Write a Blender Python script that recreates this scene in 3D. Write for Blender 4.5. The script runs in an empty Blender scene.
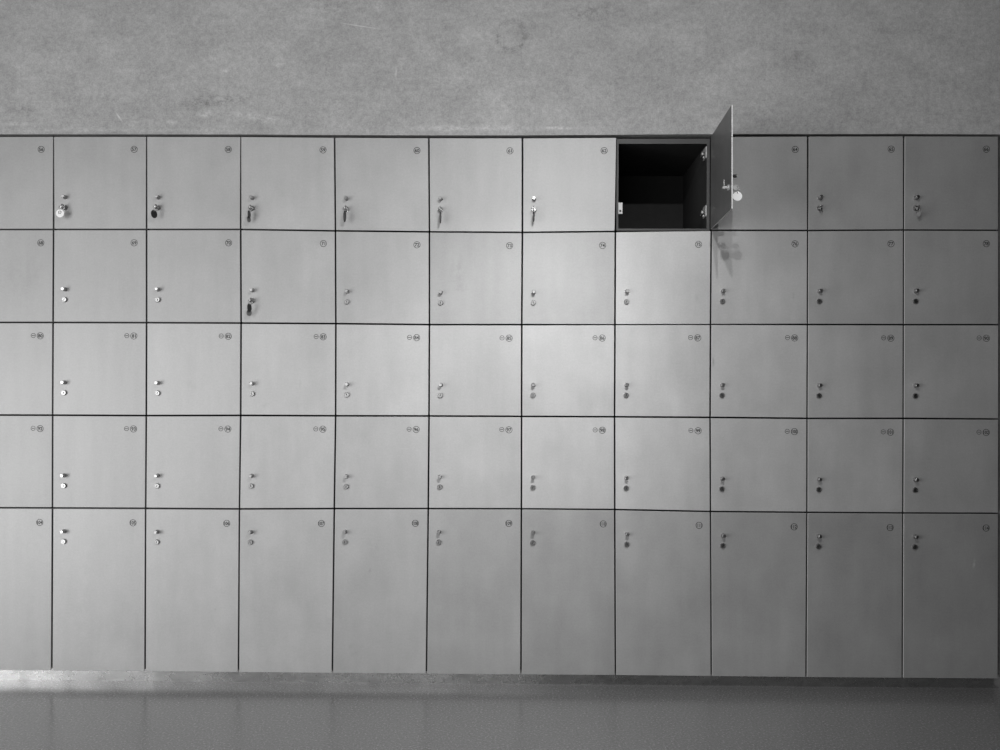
import bpy, bmesh, math, random
from mathutils import Vector, Matrix
random.seed(7)
sc = bpy.context.scene
COL = sc.collection
sc.view_settings.view_transform = 'Standard'
sc.view_settings.look = 'None'
sc.view_settings.exposure = 0.0

# ------------------------------------------------------------------ camera
F, PPX, PPY, D = 857.0, 500.0, 409.0, 3.2
CAMZ = 1.040
YAW, ROLL = math.radians(-0.844), math.radians(0.217)
Ry = Matrix(((math.cos(YAW), -math.sin(YAW), 0), (math.sin(YAW), math.cos(YAW), 0), (0, 0, 1)))
Rr = Matrix(((math.cos(ROLL), 0, math.sin(ROLL)), (0, 1, 0), (-math.sin(ROLL), 0, math.cos(ROLL))))
M = Rr @ Ry
cam_d = bpy.data.cameras.new('camera'); cam = bpy.data.objects.new('camera', cam_d); COL.objects.link(cam)
cam_d.sensor_fit = 'HORIZONTAL'; cam_d.sensor_width = 36.0
cam_d.lens = 36.0 * F / 1000.0
cam_d.shift_y = (PPY - 375.0) / 1000.0
right, fwd, up = Vector(M[0]), Vector(M[1]), Vector(M[2])
cam.matrix_world = Matrix.Translation((0, -D, CAMZ)) @ Matrix((right, up, -fwd)).transposed().to_4x4()
sc.camera = cam

def wall_pt(u, v, y=0.0):
    """surveyed photo position -> point of the locker front plane"""
    d = M.transposed() @ Vector(((u - PPX) / F, 1.0, -(v - PPY) / F))
    t = (y + D) / d.y
    return Vector((d.x * t, y, CAMZ + d.z * t))

# ------------------------------------------------------------------ survey of the joints between the doors
VX = {1: [53.4, 146.5, 240.7, 334.6, 428.8, 522.5, 617.0, 711.4, 807.9, 904, 999],
      2: [53.5, 146.5, 240.6, 335.4, 429.4, 522.4, 615.4, 711.4, 807.8, 903.8, 999],
      3: [53, 146.5, 241, 335.8, 429.4, 521.8, 615, 710.6, 807.6, 903.6, 999],
      4: [52.6, 146.2, 240.6, 335.6, 429, 521.6, 614.6, 710.2, 807.2, 903.4, 999],
      5: [52.4, 145.6, 239.4, 334.2, 428.2, 521.4, 614.8, 710.6, 807, 903, 998.8],
      6: [51.6, 145, 238.4, 332.3, 426.4, 521, 615.5, 711.4, 806.2, 902.5, 998.5]}
HY = {1: [136.4, 136.4, 136.6, 137.4, 137.8, 137.9, 137.4, 136.6, 136.2, 136, 136.2],
      2: [229.4, 229.4, 229.4, 230.8, 231.8, 232.4, 231.4, 230.2, 230.4, 229.9, 230.2],
      3: [322.4, 322.6, 323, 323.6, 324.6, 324.6, 324.6, 324.4, 324.4, 324.6, 324.6],
      4: [415.2, 415.6, 415.4, 415.8, 416, 416.4, 416.8, 417.4, 418.4, 418.4, 419],
      5: [508, 508.4, 509, 508.6, 508.6, 508.8, 509.6, 511.6, 512.4, 513, 513.4],
      6: [670.4, 671, 672, 672.8, 673.6, 674.4, 675, 676, 677, 677.8, 678.4]}
NODE = {}
for r in VX:
    for c in range(11):
        p = wall_pt(VX[r][c], HY[r][c] + (0.4 if r == 1 else 0)); NODE[r, c] = (p.x, p.z)
    NODE[r, -1] = (NODE[r, 0][0] - 0.3545, NODE[r, 0][1] - 0.0005)
VXM = {c: sum(NODE[r, c][0] for r in VX) / 6 for c in range(-1, 11)}
HZM = {r: sum(NODE[r, c][1] for c in range(-1, 11)) / 12 for r in VX}
X0, X1 = VXM[-1] - 0.003, VXM[10] + 0.003
ZB = 0.050

# ------------------------------------------------------------------ helpers
def obj(name, bm, mats, parent=None, smooth=False):
    me = bpy.data.meshes.new(name); bm.to_mesh(me); bm.free()
    for m in (mats if isinstance(mats, (list, tuple)) else [mats]): me.materials.append(m)
    if smooth:
        for p in me.polygons: p.use_smooth = True
    o = bpy.data.objects.new(name, me); COL.objects.link(o); o.parent = parent
    return o
def linked(name, me, parent=None, loc=(0, 0, 0), rot=(0, 0, 0)):
    o = bpy.data.objects.new(name, me); COL.objects.link(o); o.parent = parent
    o.location = loc; o.rotation_euler = rot
    return o
def empty(name, loc, label, cat, group=None):
    o = bpy.data.objects.new(name, None); COL.objects.link(o); o.location = loc
    o.empty_display_size = 0.05
    o['label'] = label; o['category'] = cat
    if group: o['group'] = group
    return o
def add_box(bm, a, b, mi=0):
    (x0, y0, z0), (x1, y1, z1) = a, b
    v = [bm.verts.new(p) for p in ((x0, y0, z0), (x1, y0, z0), (x1, y1, z0), (x0, y1, z0),
                                   (x0, y0, z1), (x1, y0, z1), (x1, y1, z1), (x0, y1, z1))]
    for f in ((0, 3, 2, 1), (4, 5, 6, 7), (0, 1, 5, 4), (1, 2, 6, 5), (2, 3, 7, 6), (3, 0, 4, 7)):
        bm.faces.new([v[i] for i in f]).material_index = mi
    return v
def add_lathe(bm, prof, n=24, axis='-y', origin=(0, 0, 0), mi=0):
    """prof: list of (radius, distance along axis)"""
    o = Vector(origin)
    def P(r, h, a):
        c, s = r * math.cos(a), r * math.sin(a)
        return o + (Vector((c, -h, s)) if axis == '-y' else Vector((-h, c, s)) if axis == '-x' else Vector((c, s, h)))
    rings = []
    for r, h in prof:
        if r < 1e-6: rings.append([bm.verts.new(P(0, h, 0))])
        else: rings.append([bm.verts.new(P(r, h, 2 * math.pi * k / n)) for k in range(n)])
    fs = []
    for A, B in zip(rings, rings[1:]):
        for k in range(n):
            k2 = (k + 1) % n
            if len(A) == 1 and len(B) == 1: continue
            vs = [A[0], B[k2], B[k]] if len(A) == 1 else [A[k], A[k2], B[0]] if len(B) == 1 else [A[k], A[k2], B[k2], B[k]]
            f = bm.faces.new(vs); f.material_index = mi; fs.append(f)
    return fs
def add_torus(bm, R, r, centre, X, Y, n=28, m=8, mi=0):
    c, X, Y = Vector(centre), Vector(X).normalized(), Vector(Y).normalized(); Z = X.cross(Y)
    g = [[bm.verts.new(c + (X * math.cos(a) + Y * math.sin(a)) * (R + r * math.cos(b)) + Z * r * math.sin(b))
          for b in [2 * math.pi * j / m for j in range(m)]] for a in [2 * math.pi * i / n for i in range(n)]]
    for i in range(n):
        for j in range(m):
            bm.faces.new((g[i][j], g[(i + 1) % n][j], g[(i + 1) % n][(j + 1) % m], g[i][(j + 1) % m])).material_index = mi
def fix(bm): bmesh.ops.recalc_face_normals(bm, faces=bm.faces[:]); return bm

# ------------------------------------------------------------------ materials
class Nt:
    def __init__(s, name):
        s.m = bpy.data.materials.new(name); s.m.use_nodes = True
        s.t = s.m.node_tree; s.b = s.t.nodes['Principled BSDF']; s.out = s.t.nodes['Material Output']
    def n(s, typ, **kw):
        nd = s.t.nodes.new(typ)
        for k, v in kw.items():
            if k in nd.inputs: nd.inputs[k].default_value = v
            else: setattr(nd, k, v)
        return nd
    def l(s, a, b): s.t.links.new(a, b)
    def math(s, op, a, b=None, clamp=False):
        nd = s.t.nodes.new('ShaderNodeMath'); nd.operation = op; nd.use_clamp = clamp
        for i, v in enumerate((a, b)):
            if v is None: continue
            if isinstance(v, (int, float)): nd.inputs[i].default_value = v
            else: s.l(v, nd.inputs[i])
        return nd.outputs[0]
    def noise(s, coord, scale, detail=4, rough=0.55, stretch=(1, 1, 1), rot=(0, 0, 0)):
        mp = s.n('ShaderNodeMapping'); mp.inputs['Scale'].default_value = stretch; mp.inputs['Rotation'].default_value = rot
        s.l(coord, mp.inputs[0])
        nz = s.n('ShaderNodeTexNoise', Scale=scale, Detail=detail, Roughness=rough); s.l(mp.outputs[0], nz.inputs['Vector'])
        return nz.outputs['Fac']
    def ramp(s, v, a, b, lo=0.0, hi=1.0):
        nd = s.n('ShaderNodeMapRange'); nd.clamp = True
        s.l(v, nd.inputs[0])
        for i, x in zip((1, 2, 3, 4), (a, b, lo, hi)): nd.inputs[i].default_value = x
        return nd.outputs[0]
    def blob(s, coord, centre, rx, rz, ang=0.0, soft=1.0, ring=None):
        """soft elliptical patch of the surface (local x/z), 1 in the middle"""
        mp = s.n('ShaderNodeMapping'); mp.vector_type = 'TEXTURE'
        mp.inputs['Location'].default_value = (centre[0], 0, centre[1])
        mp.inputs['Rotation'].default_value = (0, ang, 0)
        mp.inputs['Scale'].default_value = (rx, 1000, rz)
        s.l(coord, mp.inputs[0])
        ln = s.n('ShaderNodeVectorMath', operation='LENGTH'); s.l(mp.outputs[0], ln.inputs[0])
        if ring:
            return s.ramp(s.math('ABSOLUTE', s.math('SUBTRACT', ln.outputs['Value'], 1.0)), ring, 0.0)
        return s.ramp(ln.outputs['Value'], 1.0, 1.0 - soft)

def simple(name, g, rough=0.5, metal=0.0, noise=0.0, scale=60.0):
    t = Nt(name); t.b.inputs['Roughness'].default_value = rough; t.b.inputs['Metallic'].default_value = metal
    tc = t.n('ShaderNodeTexCoord')
    f = t.noise(tc.outputs['Object'], scale, 3)
    v = t.ramp(f, 0.3, 0.7, g * (1 - noise), g * (1 + noise))
    cb = t.n('ShaderNodeCombineColor')
    for i in range(3): t.l(v, cb.inputs[i])
    t.l(cb.outputs[0], t.b.inputs['Base Color'])
    return t.m

def door_material(name, patches=()):
    t = Nt(name); tc = t.n('ShaderNodeTexCoord'); oi = t.n('ShaderNodeObjectInfo')
    va = t.n('ShaderNodeVectorMath', operation='ADD'); t.l(tc.outputs['Object'], va.inputs[0])
    sv = t.n('ShaderNodeVectorMath', operation='SCALE'); sv.inputs['Scale'].default_value = 37.0
    t.l(oi.outputs['Location'], va.inputs[1])      # every door shows another cut of the laminate
    co = tc.outputs['Object']
    rnd = t.n('ShaderNodeCombineXYZ'); t.l(t.math('MULTIPLY', oi.outputs['Random'], 53.0), rnd.inputs[0])
    vb = t.n('ShaderNodeVectorMath', operation='ADD'); t.l(co, vb.inputs[0]); t.l(rnd.outputs[0], vb.inputs[1])
    base = vb.outputs[0]
    cloud = t.noise(base, 6.0, 6, 0.6, (1, 1, 0.8))
    streak = t.noise(base, 22.0, 3, 0.5, (1, 1, 0.12))
    grain = t.noise(base, 160.0, 3, 0.75)
    fine = t.noise(base, 150.0, 3, 0.6, (0.25, 1, 1))
    v = t.math('MULTIPLY', t.ramp(cloud, 0.3, 0.7, 0.91, 1.09), t.ramp(streak, 0.3, 0.7, 0.97, 1.03))
    v = t.math('MULTIPLY', v, t.ramp(grain, 0.3, 0.7, 0.94, 1.06))
    v = t.math('MULTIPLY', v, t.ramp(fine, 0.2, 0.8, 0.975, 1.025))
    for (x, z, rx, rz, ang, amt) in patches:
        mk = t.blob(co, (x, z), rx, rz, ang)
        br = t.noise(base, 45.0, 4, 0.65, (1, 1, 0.6))
        mk = t.math('MULTIPLY', mk, t.ramp(br, 0.38, 0.62))
        v = t.math('MULTIPLY', v, t.math('ADD', 1.0, t.math('MULTIPLY', mk, amt)))
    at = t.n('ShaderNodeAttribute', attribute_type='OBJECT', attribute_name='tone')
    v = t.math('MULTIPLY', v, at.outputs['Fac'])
    v = t.math('MULTIPLY', v, DOOR_ALB)
    cb = t.n('ShaderNodeCombineColor')
    for i in range(3): t.l(v, cb.inputs[i])
    t.l(cb.outputs[0], t.b.inputs['Base Color'])
    t.b.inputs['Metallic'].default_value = 0.35
    t.l(t.ramp(cloud, 0.3, 0.7, 0.50, 0.58), t.b.inputs['Roughness'])
    bp = t.n('ShaderNodeBump', Strength=0.04, Distance=0.001); t.l(grain, bp.inputs['Height']); t.l(bp.outputs[0], t.b.inputs['Normal'])
    return t.m

def wall_material():
    t = Nt('plaster'); tc = t.n('ShaderNodeTexCoord'); co = tc.outputs['Object']
    big = t.noise(co, 1.6, 6, 0.62)
    mid = t.noise(co, 7.0, 6, 0.65, (1, 1, 1.5))
    fine = t.noise(co, 48.0, 6, 0.8)
    grit = t.noise(co, 170.0, 3, 0.75)
    v = t.math('MULTIPLY', t.ramp(big, 0.25, 0.75, 0.84, 1.16), t.ramp(mid, 0.25, 0.75, 0.84, 1.16))
    v = t.math('MULTIPLY', v, t.ramp(fine, 0.32, 0.68, 0.80, 1.20))
    v = t.math('MULTIPLY', v, t.ramp(grit, 0.3, 0.7, 0.82, 1.18))
    # pale flecks and trowel marks
    fl = t.ramp(t.noise(co, 34.0, 6, 0.8, (1, 1, 1.4)), 0.62, 0.70)
    fl = t.math('MULTIPLY', fl, t.ramp(big, 0.42, 0.62))
    v = t.math('ADD', v, t.math('MULTIPLY', fl, 0.35))
    sx = t.ramp(t.noise(co, 9.0, 3, 0.6, (0.35, 1, 6), (0, 0.15, 0)), 0.66, 0.74)
    v = t.math('ADD', v, t.math('MULTIPLY', sx, 0.16))
    pit = t.ramp(t.noise(co, 60.0, 3, 0.6), 0.70, 0.76)
    v = t.math('ADD', v, t.math('MULTIPLY', pit, -0.12))
    brk = t.ramp(t.noise(co, 34.0, 6, 0.8, (1, 1, 1.6)), 0.42, 0.58)
    def patch(u, vv, ru, rv, ang, amt, ring=None, broken=True, soft=1.0):
        nonlocal v
        p = wall_pt(u, vv)
        mk = t.blob(co, (p.x, p.z), ru * D / F, rv * D / F, math.radians(ang), soft, ring)
        if broken: mk = t.math('MULTIPLY', mk, brk)
        v = t.math('ADD', v, t.math('MULTIPLY', mk, amt * 2.3))
    patch(511, 36, 13, 15, 0, -0.16, ring=0.30)              # round stain
    patch(508, 40, 8, 8, 0, 0.05)
    patch(478, 36, 40, 12, -15, 0.06)
    patch(215, 101, 50, 9, -6, -0.20); patch(160, 97, 24, 6, -14, -0.12)
    patch(205, 114, 12, 5, 0, 0.26); patch(262, 118, 34, 6, 10, 0.24); patch(172, 122, 9, 3, 0, 0.22); patch(135, 124, 12, 5, 0, 0.2)
    patch(119, 117, 7, 1.2, 55, 0.3, broken=False)
    patch(360, 26, 26, 0.8, 9, 0.28, broken=False)           # long scratch
    patch(396, 72, 0.8, 10, 0, 0.2, broken=False); patch(402, 60, 5, 9, 0, 0.14)
    patch(279, 62, 7, 7, 0, 0.26); patch(224, 71, 6, 3, 0, 0.22); patch(378, 6, 8, 8, 0, 0.2)
    patch(500, 128, 130, 3.5, 0, 0.14); patch(560, 128, 16, 2, 0, 0.24); patch(100, 130, 140, 3, 0, 0.12)
    patch(590, 12, 30, 12, -10, -0.14); patch(330, 6, 40, 12, 0, -0.10); patch(440, 128, 30, 6, 0, 0.16)
    patch(20, 110, 20, 6, 0, -0.12); patch(15, 124, 20, 3, 0, 0.16)
    patch(95, 16, 30, 9, 20, -0.09); patch(672, 46, 3, 14, 10, -0.08); patch(800, 60, 40, 12, 30, -0.06)
    v = t.math('MULTIPLY', v, WALL_ALB)
    cb = t.n('ShaderNodeCombineColor')
    for i in range(3): t.l(v, cb.inputs[i])
    t.l(cb.outputs[0], t.b.inputs['Base Color'])
    t.b.inputs['Roughness'].default_value = 0.75; t.b.inputs['Specular IOR Level'].default_value = 0.3
    bp = t.n('ShaderNodeBump', Strength=0.12, Distance=0.004); t.l(fine, bp.inputs['Height']); t.l(bp.outputs[0], t.b.inputs['Normal'])
    return t.m

def floor_material():
    t = Nt('polished_floor'); tc = t.n('ShaderNodeTexCoord'); co = tc.outputs['Object']
    grit = t.noise(co, 130.0, 3, 0.8); spk = t.noise(co, 90.0, 2, 0.5); big = t.noise(co, 1.2, 4)
    v = t.math('MULTIPLY', t.ramp(grit, 0.3, 0.7, 0.60, 1.40), t.ramp(big, 0.3, 0.7, 0.95, 1.05))
    v = t.math('ADD', v, t.math('MULTIPLY', t.ramp(spk, 0.66, 0.72), 0.15))
    v = t.math('MULTIPLY', v, FLOOR_ALB)
    cb = t.n('ShaderNodeCombineColor')
    for i in range(3): t.l(v, cb.inputs[i])
    t.l(cb.outputs[0], t.b.inputs['Base Color'])
    t.l(t.ramp(grit, 0.3, 0.7, 0.16, 0.30), t.b.inputs['Roughness'])
    t.b.inputs['IOR'].default_value = 1.9
    return t.m

def plinth_material():
    t = Nt('brushed_plinth'); tc = t.n('ShaderNodeTexCoord'); co = tc.outputs['Object']
    st = t.noise(co, 30.0, 5, 0.7, (0.35, 1, 1.0)); cl = t.noise(co, 12.0, 5, 0.7)
    v = t.math('MULTIPLY', t.ramp(st, 0.25, 0.75, 0.75, 1.25), PLINTH_ALB)
    cb = t.n('ShaderNodeCombineColor')
    for i in range(3): t.l(v, cb.inputs[i])
    t.l(cb.outputs[0], t.b.inputs['Base Color'])
    t.b.inputs['Metallic'].default_value = 0.75
    t.l(t.ramp(cl, 0.35, 0.65, 0.17, 0.36), t.b.inputs['Roughness'])
    return t.m

DOOR_ALB, WALL_ALB, FLOOR_ALB, PLINTH_ALB = 0.40, 0.39, 0.22, 0.30
m_wall, m_floor, m_plinth = wall_material(), floor_material(), plinth_material()
m_door = door_material('locker_laminate')
m_edge = simple('door_edge', 0.60, 0.4, 0.1, 0.02)
m_inner = simple('door_inner_face', 0.135, 0.45, 0.2, 0.10, 14)
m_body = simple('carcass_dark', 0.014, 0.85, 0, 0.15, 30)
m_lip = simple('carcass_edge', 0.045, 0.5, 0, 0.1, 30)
m_steel = simple('knob_steel', 0.40, 0.32, 1.0, 0.05, 90)
m_lock = simple('lock_chrome', 0.33, 0.34, 1.0, 0.05, 90)
m_black = simple('keyway_black', 0.012, 0.5)
m_mark = simple('number_print', 0.015, 0.6)
m_plate = simple('zinc_plate', 0.42, 0.45, 0.3, 0.06)
m_white = simple('white_tag', 0.95, 0.35, 0, 0.02)
m_darktag = simple('dark_tag', 0.022, 0.4, 0, 0.1)
m_greytag = simple('grey_tag', 0.22, 0.4, 0, 0.1)
m_key = simple('key_metal', 0.5, 0.3, 1.0, 0.08)
m_ring = simple('ring_wire', 0.45, 0.3, 1.0, 0.05)

# ------------------------------------------------------------------ setting
def struct(name, bm, m):
    o = obj(name, fix(bm), m); o['kind'] = 'structure'; return o
bm = bmesh.new()
edge = [(-60, 134.0), (0, 134.2), (53, 134.2), (147, 134.3), (241, 134.4), (335, 134.9), (429, 135.3), (522, 135.3), (600, 134.8),
        (700, 134.1), (760, 134.0), (808, 134.1), (904, 133.9), (1002, 134.3)]
low = [wall_pt(u, v) for u, v in edge]
XL, XR, ZT = -4.5, 4.5, 3.3
# upper wall: one plastered slab whose lower edge runs just above the doors
bm = bmesh.new()
zs = [XL] + [p.x for p in low] + [XR]; lz_ = [low[0].z] + [p.z for p in low] + [low[-1].z]
cols = []
for x, z in zip(zs, lz_):
    cols.append([bm.verts.new(p) for p in ((x, 0.0, z), (x, 0.0, ZT), (x, 0.62, ZT), (x, 0.62, z))])
for A, B in zip(cols, cols[1:]):
    for i in range(4):
        j = (i + 1) % 4; bm.faces.new((A[i], A[j], B[j], B[i]))
bm.faces.new(cols[0]); bm.faces.new(cols[-1][::-1])
struct('wall_back', bm, m_wall)
bm = bmesh.new(); add_box(bm, (XL, 0.0, 0.0), (X0 - 0.004, 0.62, low[0].z)); struct('wall_left', bm, m_wall)
bm = bmesh.new(); add_box(bm, (X1 + 0.030, 0.0, 0.0), (XR, 0.62, low[-1].z)); struct('wall_right', bm, m_wall)
bm = bmesh.new(); add_box(bm, (XL, -6.0, -0.1), (XR, 0.62, 0.0)); struct('floor', bm, m_floor)
bm = bmesh.new(); add_box(bm, (X0, 0.041, 0.0), (X1 + 0.0295, 0.060, ZB - 0.0005)); struct('baseboard_back', bm, m_plinth)

# ------------------------------------------------------------------ lockers
KNOB = bmesh.new()
add_lathe(KNOB, [(0.0, 0), (0.0078, 0), (0.0078, 0.002), (0.0066, 0.004), (0.0066, 0.0190), (0.0062, 0.0204), (0.0054, 0.0210), (0, 0.0210)], 28)
LOCK = bmesh.new()
add_lathe(LOCK, [(0.0, 0), (0.0098, 0), (0.0098, 0.003), (0.0090, 0.0065), (0.0082, 0.0075), (0.0066, 0.0075), (0.0062, 0.0068), (0, 0.0068)], 28)
add_box(LOCK, (-0.0013, -0.0071, -0.0042), (0.0013, -0.0060, 0.0042), 1)
def mesh_of(bm, name, mats):
    me = bpy.data.meshes.new(name); fix(bm).to_mesh(me); bm.free()
    for m in mats: me.materials.append(m)
    return me
for_smooth = []
knob_me = mesh_of(KNOB, 'knob', [m_steel]); lock_me = mesh_of(LOCK, 'lock', [m_lock, m_black])
def smooth_by_angle(me, deg=35):
    for p in me.polygons: p.use_smooth = True
    me.set_sharp_from_angle(angle=math.radians(deg))
smooth_by_angle(knob_me); smooth_by_angle(lock_me)

def text_geom(bm, s, size, cx, cz, y, bold=0.0, mi=0, xs=1.0):
    cu = bpy.data.curves.new('digits', 'FONT'); cu.body = s; cu.size = size
    cu.align_x = 'CENTER'; cu.align_y = 'CENTER'; cu.offset = bold; cu.resolution_u = 4
    o = bpy.data.objects.new('digits', cu); COL.objects.link(o)
    dg = bpy.context.evaluated_depsgraph_get(); dg.update()
    me = bpy.data.meshes.new_from_object(o.evaluated_get(dg))
    xsn = [v.co.x for v in me.vertices]; ysn = [v.co.y for v in me.vertices]
    mx, my = (min(xsn) + max(xsn)) / 2, (min(ysn) + max(ysn)) / 2
    vs = [bm.verts.new((cx + (v.co.x - mx) * xs, y, cz + (v.co.y - my))) for v in me.vertices]
    for p in me.polygons:
        try: bm.faces.new([vs[i] for i in p.vertices]).material_index = mi
        except ValueError: pass
    bpy.data.objects.remove(o); bpy.data.curves.remove(cu); bpy.data.meshes.remove(me)
def annulus(bm, r0, r1, cx, cz, y, n=40):
    A = [bm.verts.new((cx + r0 * math.cos(a), y, cz + r0 * math.sin(a))) for a in [2 * math.pi * k / n for k in range(n)]]
    B = [bm.verts.new((cx + r1 * math.cos(a), y, cz + r1 * math.sin(a))) for a in [2 * math.pi * k / n for k in range(n)]]
    for k in range(n): bm.faces.new((A[k], A[(k + 1) % n], B[(k + 1) % n], B[k]))
def number_mark(parent, n, cx, cz, minus):
    bm = bmesh.new(); y = -0.0005
    annulus(bm, 0.0110, 0.0128, cx, cz, y)
    s = str(n)
    text_geom(bm, s, 0.0175, cx, cz, y, 0.0004, xs=1.0 if len(s) == 2 else 0.84)
    if minus:
        x2 = cx - 0.0265
        annulus(bm, 0.0073, 0.0089, x2, cz + 0.001, y)
        w, h = 0.0056, 0.0011
        bm.faces.new([bm.verts.new(p) for p in ((x2 - w, y, cz + 0.001 - h), (x2 + w, y, cz + 0.001 - h), (x2 + w, y, cz + 0.001 + h), (x2 - w, y, cz + 0.001 + h))])
    for f in bm.faces:
        f.normal_update()
        if f.normal.y > 0: f.normal_flip()
    return obj('number_mark', bm, m_mark, parent)

ORD = ['', 'second', 'third', 'fourth', 'fifth', 'sixth', 'seventh', 'eighth', 'ninth', 'tenth', 'rightmost']
ROWN = {1: 'top', 2: 'second', 3: 'third', 4: 'fourth', 5: 'bottom'}
FIRST = {1: 56, 2: 68, 3: 80, 4: 92, 5: 104}
GAP = 0.0064
gapx = {}
for r in range(1, 7):
    for c in range(11): gapx[r, c] = GAP
for r, c, g in ((1, 8, .0075), (1, 9, .0072), (2, 0, .0066), (3, 0, .0068), (2, 4, .006), (3, 4, .0062), (1, 0, .0044), (1, 2, .004), (1, 1, .0048),
                (5, 1, .006), (5, 2, .006), (6, 1, .007), (6, 0, .0065), (1, 10, .008), (2, 10, .007)): gapx[r, c] = g
TONE_LIGHT_ROWS = {     # door tone steps, with brightness the lamps miss put into the colour
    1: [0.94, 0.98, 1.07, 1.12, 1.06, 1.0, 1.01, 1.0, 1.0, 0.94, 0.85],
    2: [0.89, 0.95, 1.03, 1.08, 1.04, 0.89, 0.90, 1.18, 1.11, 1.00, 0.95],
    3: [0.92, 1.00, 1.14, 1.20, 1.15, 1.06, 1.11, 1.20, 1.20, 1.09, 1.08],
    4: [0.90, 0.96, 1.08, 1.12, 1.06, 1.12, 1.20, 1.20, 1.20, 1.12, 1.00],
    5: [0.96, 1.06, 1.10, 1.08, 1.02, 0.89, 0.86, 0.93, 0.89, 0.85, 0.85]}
TONE_LIGHT = {FIRST[r] + c: TONE_LIGHT_ROWS[r][c] for r in FIRST for c in range(11)}
PATCH = {
    73: [(-0.235, 0.20, 0.035, 0.09, 0.1, -0.14), (-0.225, 0.135, 0.03, 0.02, 0.2, -0.20), (-0.05, 0.30, 0.05, 0.04, 0, -0.08)],
    69: [(-0.08, 0.10, 0.05, 0.06, 0, -0.05)],
    68: [(-0.1, 0.17, 0.12, 0.10, 0, -0.09)],
    71: [(-0.06, 0.30, 0.03, 0.08, 0, -0.07)],
    82: [(-0.18, 0.11, 0.025, 0.02, 0.6, -0.15)],
    83: [(-0.26, 0.035, 0.02, 0.02, 0.6, -0.14), (-0.13, 0.12, 0.006, 0.03, 0, -0.1)],
    105: [(-0.23, 0.28, 0.035, 0.28, 0.05, 0.09)],
    104: [(-0.04, 0.45, 0.09, 0.10, 0, 0.06)],
    106: [(-0.085, 0.235, 0.008, 0.006, 0, -0.3)],
    108: [(-0.205, 0.47, 0.025, 0.05, -0.4, -0.13), (-0.215, 0.385, 0.006, 0.012, 0.4, -0.3), (-0.275, 0.085, 0.022, 0.03, -0.6, -0.22)],
    109: [(-0.12, 0.28, 0.02, 0.05, 0.3, -0.05)],
    114: [(-0.088, 0.425, 0.007, 0.026, 0.1, 0.55)],
    76: [(-0.05, 0.105, 0.008, 0.016, 0, -0.3)],
    75: [(-0.05, 0.10, 0.01, 0.02, 0, -0.18)],
    88: [(-0.345, 0.21, 0.006, 0.03, 0, -0.4)],
}
OPEN_ANGLE = math.radians(88.2)
LOCKPOS = {}     # world matrix of every lock face
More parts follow.
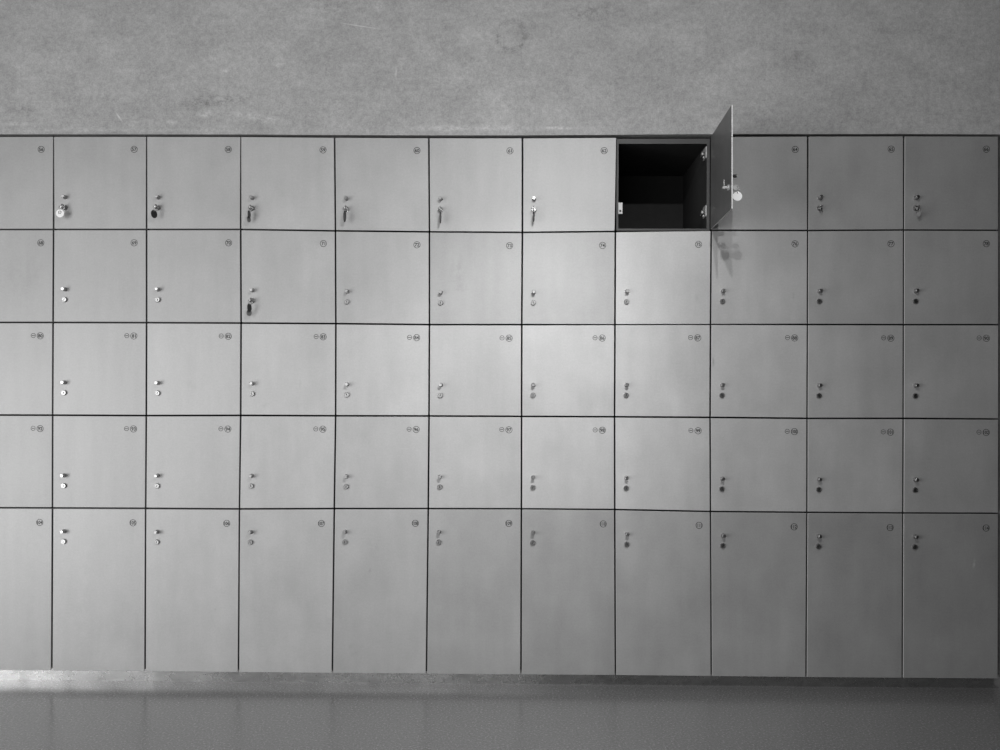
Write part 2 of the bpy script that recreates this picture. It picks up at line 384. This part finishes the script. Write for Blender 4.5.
for r in range(1, 6):
    for c in range(11):
        n = FIRST[r] + c
        is_open = (n == 63)
        # the cell between the joints
        xl, xr = VXM[c - 1], VXM[c]; zb, zt = HZM[r + 1], HZM[r]
        cx = (xl + xr) / 2
        shape = 'tall' if r == 5 else 'square'
        place = ('cut off by the left edge of the photo' if c == 0 else 'rightmost' if c == 10 else ORD[c] + ' from left')
        if is_open:
            lab = 'open locker with a dark empty interior, its door swung out towards the viewer, top row'
        elif c == 0:
            lab = '%s grey locker numbered %d, cut off by the left edge, %s row' % (shape, n, ROWN[r])
        elif c == 10:
            lab = '%s grey locker numbered %d, rightmost in the %s row' % (shape, n, ROWN[r])
        else:
            lab = '%s grey locker numbered %d, %s column from left in the %s row' % (shape, n, ORD[c], ROWN[r])
        root = empty('locker', (cx, 0.0, zb), lab, 'locker', 'numbered grey lockers of the wall bank')
        # ---- carcass
        bm = bmesh.new()
        g = 0.0033; t = 0.0075; tr = 0.0115; y0, y1 = 0.017, 0.470
        tt = 0.0185 if r == 1 else t
        zt_b = zt if r > 1 else zt + 0.0020
        x0, x1, z0, z1 = xl + g - cx, xr - g - cx, g, zt_b - zb - g
        O = [(x0, z0), (x1, z0), (x1, z1), (x0, z1)]; I = [(x0 + t, z0 + t), (x1 - tr, z0 + t), (x1 - tr, z1 - tt), (x0 + t, z1 - tt)]
        vo = [bm.verts.new((x, y0, z)) for x, z in O]; vi = [bm.verts.new((x, y0, z)) for x, z in I]
        vbk = [bm.verts.new((x, y1, z)) for x, z in O]; vib = [bm.verts.new((x, y1 - 0.008, z)) for x, z in I]
        for i in range(4):
            j = (i + 1) % 4
            bm.faces.new((vo[i], vo[j], vi[j], vi[i])).material_index = 1
            bm.faces.new((vi[i], vi[j], vib[j], vib[i])); bm.faces.new((vo[j], vo[i], vbk[i], vbk[j]))
        bm.faces.new(vib); bm.faces.new(vbk[::-1])
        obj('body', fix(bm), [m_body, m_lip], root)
        # ---- door (local frame: x=0 hinge edge, y=0 front)
        def corner(rr, cc, sx, sz):
            x, z = NODE[rr, cc]
            gz = 0 if rr in (1, 6) else GAP / 2 * (0.7 if rr == 3 and cc in (6, 7) else 1.0)
            return x + sx * gapx.get((rr, cc), GAP) / 2, z + sz * gz
        cs = [corner(r + 1, c - 1, 1, 1), corner(r + 1, c, -1, 1), corner(r, c, -1, -1), corner(r, c - 1, 1, -1)]
        xh = max(cs[1][0], cs[2][0]); zh = min(cs[0][1], cs[1][1])
        th = 0.0045; bv = 0.0006
        L = [(x - xh, z - zh) for x, z in cs]
        ctr = (sum(p[0] for p in L) / 4, sum(p[1] for p in L) / 4)
        def inset(p, d): return (p[0] + math.copysign(d, ctr[0] - p[0]), p[1] + math.copysign(d, ctr[1] - p[1]))
        bm = bmesh.new()
        a = [bm.verts.new((inset(p, bv)[0], 0.0, inset(p, bv)[1])) for p in L]
        b = [bm.verts.new((p[0], bv, p[1])) for p in L]
        d = [bm.verts.new((p[0], th, p[1])) for p in L]
        bm.faces.new(a).material_index = 0
        bm.faces.new(d[::-1]).material_index = 2
        for i in range(4):
            j = (i + 1) % 4
            bm.faces.new((b[i], b[j], a[j], a[i])).material_index = 1; bm.faces.new((d[i], d[j], b[j], b[i])).material_index = 1
        mat = door_material('locker_laminate_marked', PATCH[n]) if n in PATCH else m_door
        door = obj('door', fix(bm), [mat, m_edge, m_inner], root)
        door['tone'] = TONE_LIGHT.get(n, 1.0) * (1 + random.uniform(-0.02, 0.02))
        door.location = (xh - cx + (0.0042 if is_open else 0.0), 0.0, zh - zb)
        door.rotation_euler = (0, 0, OPEN_ANGLE if is_open else math.radians(random.uniform(-0.12, 0.12)))
        if c == 0: door.rotation_euler = (0, 0, 0)
        w = 0.5 * (L[3][0] + L[0][0]); ztop = 0.5 * (L[2][1] + L[3][1])
        kx = w + 0.0402 + max(0, 5 - c) * 0.0005; kz = ztop - (0.2215 if r < 5 else 0.0825); lz = kz - 0.0400
        if r == 1: kz -= 0.0065; lz -= 0.0050
        else: kz -= 0.0015
        
        linked('knob', knob_me, door, (kx, 0, kz), (0, random.uniform(0, 6), 0))
        lk = linked('lock', lock_me, door, (kx - 0.001, 0, lz), (0, random.uniform(-0.3, 0.3), 0))
        number_mark(door, n, -0.0445, ztop - (0.0472 if r < 5 else 0.0510), r in (3, 4))
        LOCKPOS[n] = (root, door, Vector((kx - 0.001, -0.0075, lz)))
        if is_open:
            # latch on the inner face
            bm = bmesh.new()
            add_lathe(bm, [(0, 0), (0.010, 0), (0.010, 0.004), (0.0050, 0.005), (0.0050, 0.016), (0, 0.016)], 24)
            for v in bm.verts: v.co.y = -v.co.y
            add_box(bm, (-0.0045, 0.0155, -0.004), (0.0045, 0.0175, 0.026)); add_lathe(bm, [(0, 0.0), (0.004, 0), (0.004, 0.004), (0, 0.004)], 12, origin=(0, 0.0215, 0))
            o = obj('cam_latch', fix(bm), m_plate, door); o.location = (kx - 0.001, th, lz); o['label'] = 'shiny cam latch on the inner face'
            # strike plate on the left panel
            ix0, ix1 = x0 + t, x1 - tr
            zc = wall_pt(620, 208.5, 0.03).z - zb
            bm = bmesh.new()
            h = 0.0215
            add_box(bm, (ix0, 0.026, zc - h), (ix0 + 0.0165, 0.0285, zc + h)); add_box(bm, (ix0, 0.0285, zc - h), (ix0 + 0.002, 0.062, zc + h))
            bmesh.ops.bevel(bm, geom=bm.edges[:], offset=0.0006, segments=1, affect='EDGES')
            ad = add_lathe(bm, [(0.0042, 0), (0.0042, 0.0004), (0, 0.0004)], 16, origin=(ix0 + 0.008, 0.026, zc - 0.010), mi=1)
            o = obj('strike_plate', fix(bm), [m_plate, m_black], root); o['label'] = 'pale metal strike plate'
            for v in (152.5, 211.0):
                zc = wall_pt(705, v, 0.02).z - zb
                bm = bmesh.new()
                add_box(bm, (ix1 - 0.0045, 0.014, zc - 0.021), (ix1, 0.060, zc + 0.021))
                add_box(bm, (ix1 - 0.017, 0.020, zc - 0.010), (ix1 - 0.0045, 0.050, zc + 0.004), 1)
                bmesh.ops.bevel(bm, geom=bm.edges[:], offset=0.0008, segments=1, affect='EDGES')
                add_lathe(bm, [(0, 0.0), (0.0048, 0), (0.0048, 0.004), (0.0036, 0.007), (0, 0.008)], 16, origin=(ix1 - 0.015, 0.022, zc - 0.006))
                add_lathe(bm, [(0, 0.0), (0.0035, 0), (0.0035, 0.004), (0, 0.005)], 12, origin=(ix1 - 0.011, 0.022, zc - 0.018))
                o = obj('hinge', fix(bm), [m_plate, m_lip], root); o['label'] = 'metal hinge inside the right panel'
        elif c > 0:
            pass

# ------------------------------------------------------------------ keys in the locks
def make_key(n, label, bow_yaw, tags, ring_tilt=0.0, ring=True, face=0.0):
    """n locker; tags = list of (material, rx, rz, yaw, tilt, dx, dz, dy, text)"""
    root, door, lp = LOCKPOS[n]
    Mw = Matrix.Translation(root.location) @ Matrix.Translation(door.location) @ Matrix.Rotation(door.rotation_euler.z, 4, 'Z')
    p = Mw @ lp
    k = empty('locker_key', p, label, 'key', 'keys left in the top locker locks')
    k.rotation_euler = (0, 0, door.rotation_euler.z)
    bm = bmesh.new()
    # blade entering the lock, collar and bow
    add_box(bm, (-0.0010, -0.0045, -0.0030), (0.0010, 0.0004, 0.0035))
    nseg = 20; rb = 0.0095; cy = -0.0035 - rb * 0.9
    A = [(0.0012, cy + rb * math.cos(2 * math.pi * i / nseg), 1.0 * rb * math.sin(2 * math.pi * i / nseg)) for i in range(nseg)]
    hr = 0.0032; hc = cy - 0.0035
    H = [(0.0012, hc + hr * math.cos(2 * math.pi * i / nseg), hr * math.sin(2 * math.pi * i / nseg)) for i in range(nseg)]
    va = [[bm.verts.new((s * x, y, z)) for x, y, z in A] for s in (1, -1)]; vh = [[bm.verts.new((s * x, y, z)) for x, y, z in H] for s in (1, -1)]
    for i in range(nseg):
        j = (i + 1) % nseg
        for s in (0, 1): bm.faces.new((va[s][i], va[s][j], vh[s][j], vh[s][i]))
        bm.faces.new((va[0][i], va[0][j], va[1][j], va[1][i])); bm.faces.new((vh[0][i], vh[0][j], vh[1][j], vh[1][i]))
    kb = obj('key', fix(bm), m_key, k); kb.rotation_euler = (0, bow_yaw, 0)
    hole = Vector((0, hc, 0))
    if ring:
        bm = bmesh.new(); R = 0.0095
        rc = hole + Vector((0, 0, -R + 0.002))
        add_torus(bm, R, 0.0010, rc, (math.cos(face), math.sin(face), 0), (0, 0, 1))
        obj('split_ring', fix(bm), m_ring, k, smooth=True)
    for (mat, rx, rz, yaw, tilt, dx, dz, dy, txt) in tags:
        bm = bmesh.new(); ny = 36; th = 0.0013
        top = rz
        prof = [(rx * math.cos(2 * math.pi * i / ny), rz * math.sin(2 * math.pi * i / ny)) for i in range(ny)]
        hz = rz * 0.74; hr = min(0.0022, rx * 0.3)
        hl = [(hr * math.cos(2 * math.pi * i / ny), hz + hr * math.sin(2 * math.pi * i / ny)) for i in range(ny)]
        rings = [[bm.verts.new((x, y, z - rz)) for x, z in q] for y in (-th, th) for q in (prof, hl)]
        for i in range(ny):
            j = (i + 1) % ny
            bm.faces.new((rings[0][i], rings[0][j], rings[1][j], rings[1][i])); bm.faces.new((rings[2][i], rings[2][j], rings[3][j], rings[3][i]))
            bm.faces.new((rings[0][i], rings[0][j], rings[2][j], rings[2][i])); bm.faces.new((rings[1][i], rings[1][j], rings[3][j], rings[3][i]))
        o = obj('tag', fix(bm), mat, k)
        o.location = hole + Vector((dx, dy, dz)); o.rotation_euler = (0, tilt, yaw)
        if txt:
            b2 = bmesh.new(); text_geom(b2, txt, 0.0135, 0, -rz * 0.85, -th - 0.0003, 0.0002)
            for f in b2.faces:
                f.normal_update()
                if f.normal.y > 0: f.normal_flip()
            obj('tag_number', b2, m_mark, o)
    return k
Rz = math.radians
make_key(57, 'key with a white round tag facing forward, hanging from locker 57', 0.2, [(m_white, 0.0148, 0.0148, Rz(4), 0.0, -0.004, -0.013, -0.004, '57')], face=0.3)
make_key(58, 'key with a dark oval tag hanging from locker 58', 0.1, [(m_darktag, 0.0140, 0.0150, Rz(66), Rz(-5), -0.004, -0.014, -0.004, None)], face=1.2)
make_key(59, 'key with a narrow dark tag seen nearly edge-on, hanging from locker 59', 0.1, [(m_darktag, 0.0130, 0.0145, Rz(86), Rz(-5), -0.003, -0.013, -0.002, None), (m_greytag, 0.0110, 0.0110, Rz(70), Rz(8), -0.005, -0.034, 0.004, None)], face=1.2)
make_key(60, 'key with a long slim dark tag turned edge-on, hanging from locker 60', 0.3, [(m_darktag, 0.0130, 0.0210, Rz(82), Rz(6), 0.000, -0.012, -0.002, None)], face=0.4)
make_key(61, 'key with a slim dark tag turned edge-on, hanging from locker 61', 0.15, [(m_darktag, 0.0120, 0.0225, Rz(84), Rz(7), 0.003, -0.012, 0.0, None)], face=0.5)
make_key(62, 'key with a narrow dark tag hanging from locker 62 beside the open locker', 0.0, [(m_darktag, 0.0120, 0.0190, Rz(80), Rz(3), 0.000, -0.013, 0.0, None)], face=0.2)
make_key(65, 'key with no tag in the lock of locker 65', 0.6, [], ring=True, face=0.9)
make_key(66, 'key with a narrow pale tag in the lock of rightmost locker 66', 0.4, [(m_greytag, 0.0100, 0.0120, Rz(-75), Rz(-3), 0.003, -0.012, 0.0, None)], face=0.6)
make_key(63, 'key with a bright white round tag hanging from the open door', 0.0, [(m_white, 0.0155, 0.0155, Rz(-90), 0.0, 0.0, -0.014, -0.001, None)], face=1.5)
make_key(71, 'key with a dark and a grey tag hanging from second-row locker 71', 0.3,
         [(m_darktag, 0.0120, 0.0150, Rz(70), Rz(-4), -0.003, -0.014, -0.004, None), (m_greytag, 0.0110, 0.0120, Rz(50), Rz(14), -0.004, -0.036, 0.006, None)], face=1.0)

# ------------------------------------------------------------------ light
w = bpy.data.worlds.new('world'); sc.world = w; w.use_nodes = True
bg = w.node_tree.nodes['Background']; bg.inputs[0].default_value = (1, 1, 1, 1); bg.inputs[1].default_value = 0.10
def aim(o, tgt):
    o.rotation_euler = (Vector(tgt) - o.location).to_track_quat('-Z', 'Y').to_euler()
def spot(name, loc, tgt, energy, ang, blend, rad):
    l = bpy.data.lights.new(name, 'SPOT'); l.energy = energy; l.spot_size = math.radians(ang); l.spot_blend = blend; l.shadow_soft_size = rad
    o = bpy.data.objects.new(name, l); COL.objects.link(o); o.location = loc; aim(o, tgt); return o
def area(name, loc, tgt, energy, sx, sy):
    l = bpy.data.lights.new(name, 'AREA'); l.energy = energy; l.shape = 'RECTANGLE'; l.size = sx; l.size_y = sy
    o = bpy.data.objects.new(name, l); COL.objects.link(o); o.location = loc; aim(o, tgt); return o
LY, LZ = -2.2, 2.63
K = dict(pool=130, mid=69.4, wide=61.5, window=96, overhead=9.2, rear=34, low=26.7, world=0.0)
bg.inputs[1].default_value = K['world']
for x, f in ((0.543, 0.42), (0.258, 0.50), (0.400, 0.08)):
    spot('track_spot', (x, LY, LZ), (0.02 + 0.3 * (x - 0.4), 0, 0.98), K['pool'] * f, 34, 1.0, 0.02)
    spot('track_beam', (x, LY, LZ), (0.05, 0, 0.85), K['mid'] * f, 62, 1.0, 0.02)
    spot('track_spill', (x, LY, LZ), (0.10, 0, 1.0), K['wide'] * f, 150, 1.0, 0.02)
area('window_light', (-4.0, -4.4, 1.4), (-1.2, 0, 0.9), K['window'], 2.2, 2.4)
area('overhead_fill', (-0.6, -2.4, 3.2), (-0.6, -1.2, 0.0), K['overhead'], 4.0, 1.0)  # unseen overhead fill, added to brighten the wall above the doors
area('rear_fill', (-1.2, -5.0, 1.3), (-0.3, 0, 0.9), K['rear'], 2.5, 1.2)  # unseen fill behind the camera, added for even brightness
area('side_fill', (-3.4, -2.2, 0.5), (-0.8, 0, 0.6), K['low'], 0.8, 1.2)  # unseen low fill, added to lift the lower left doors
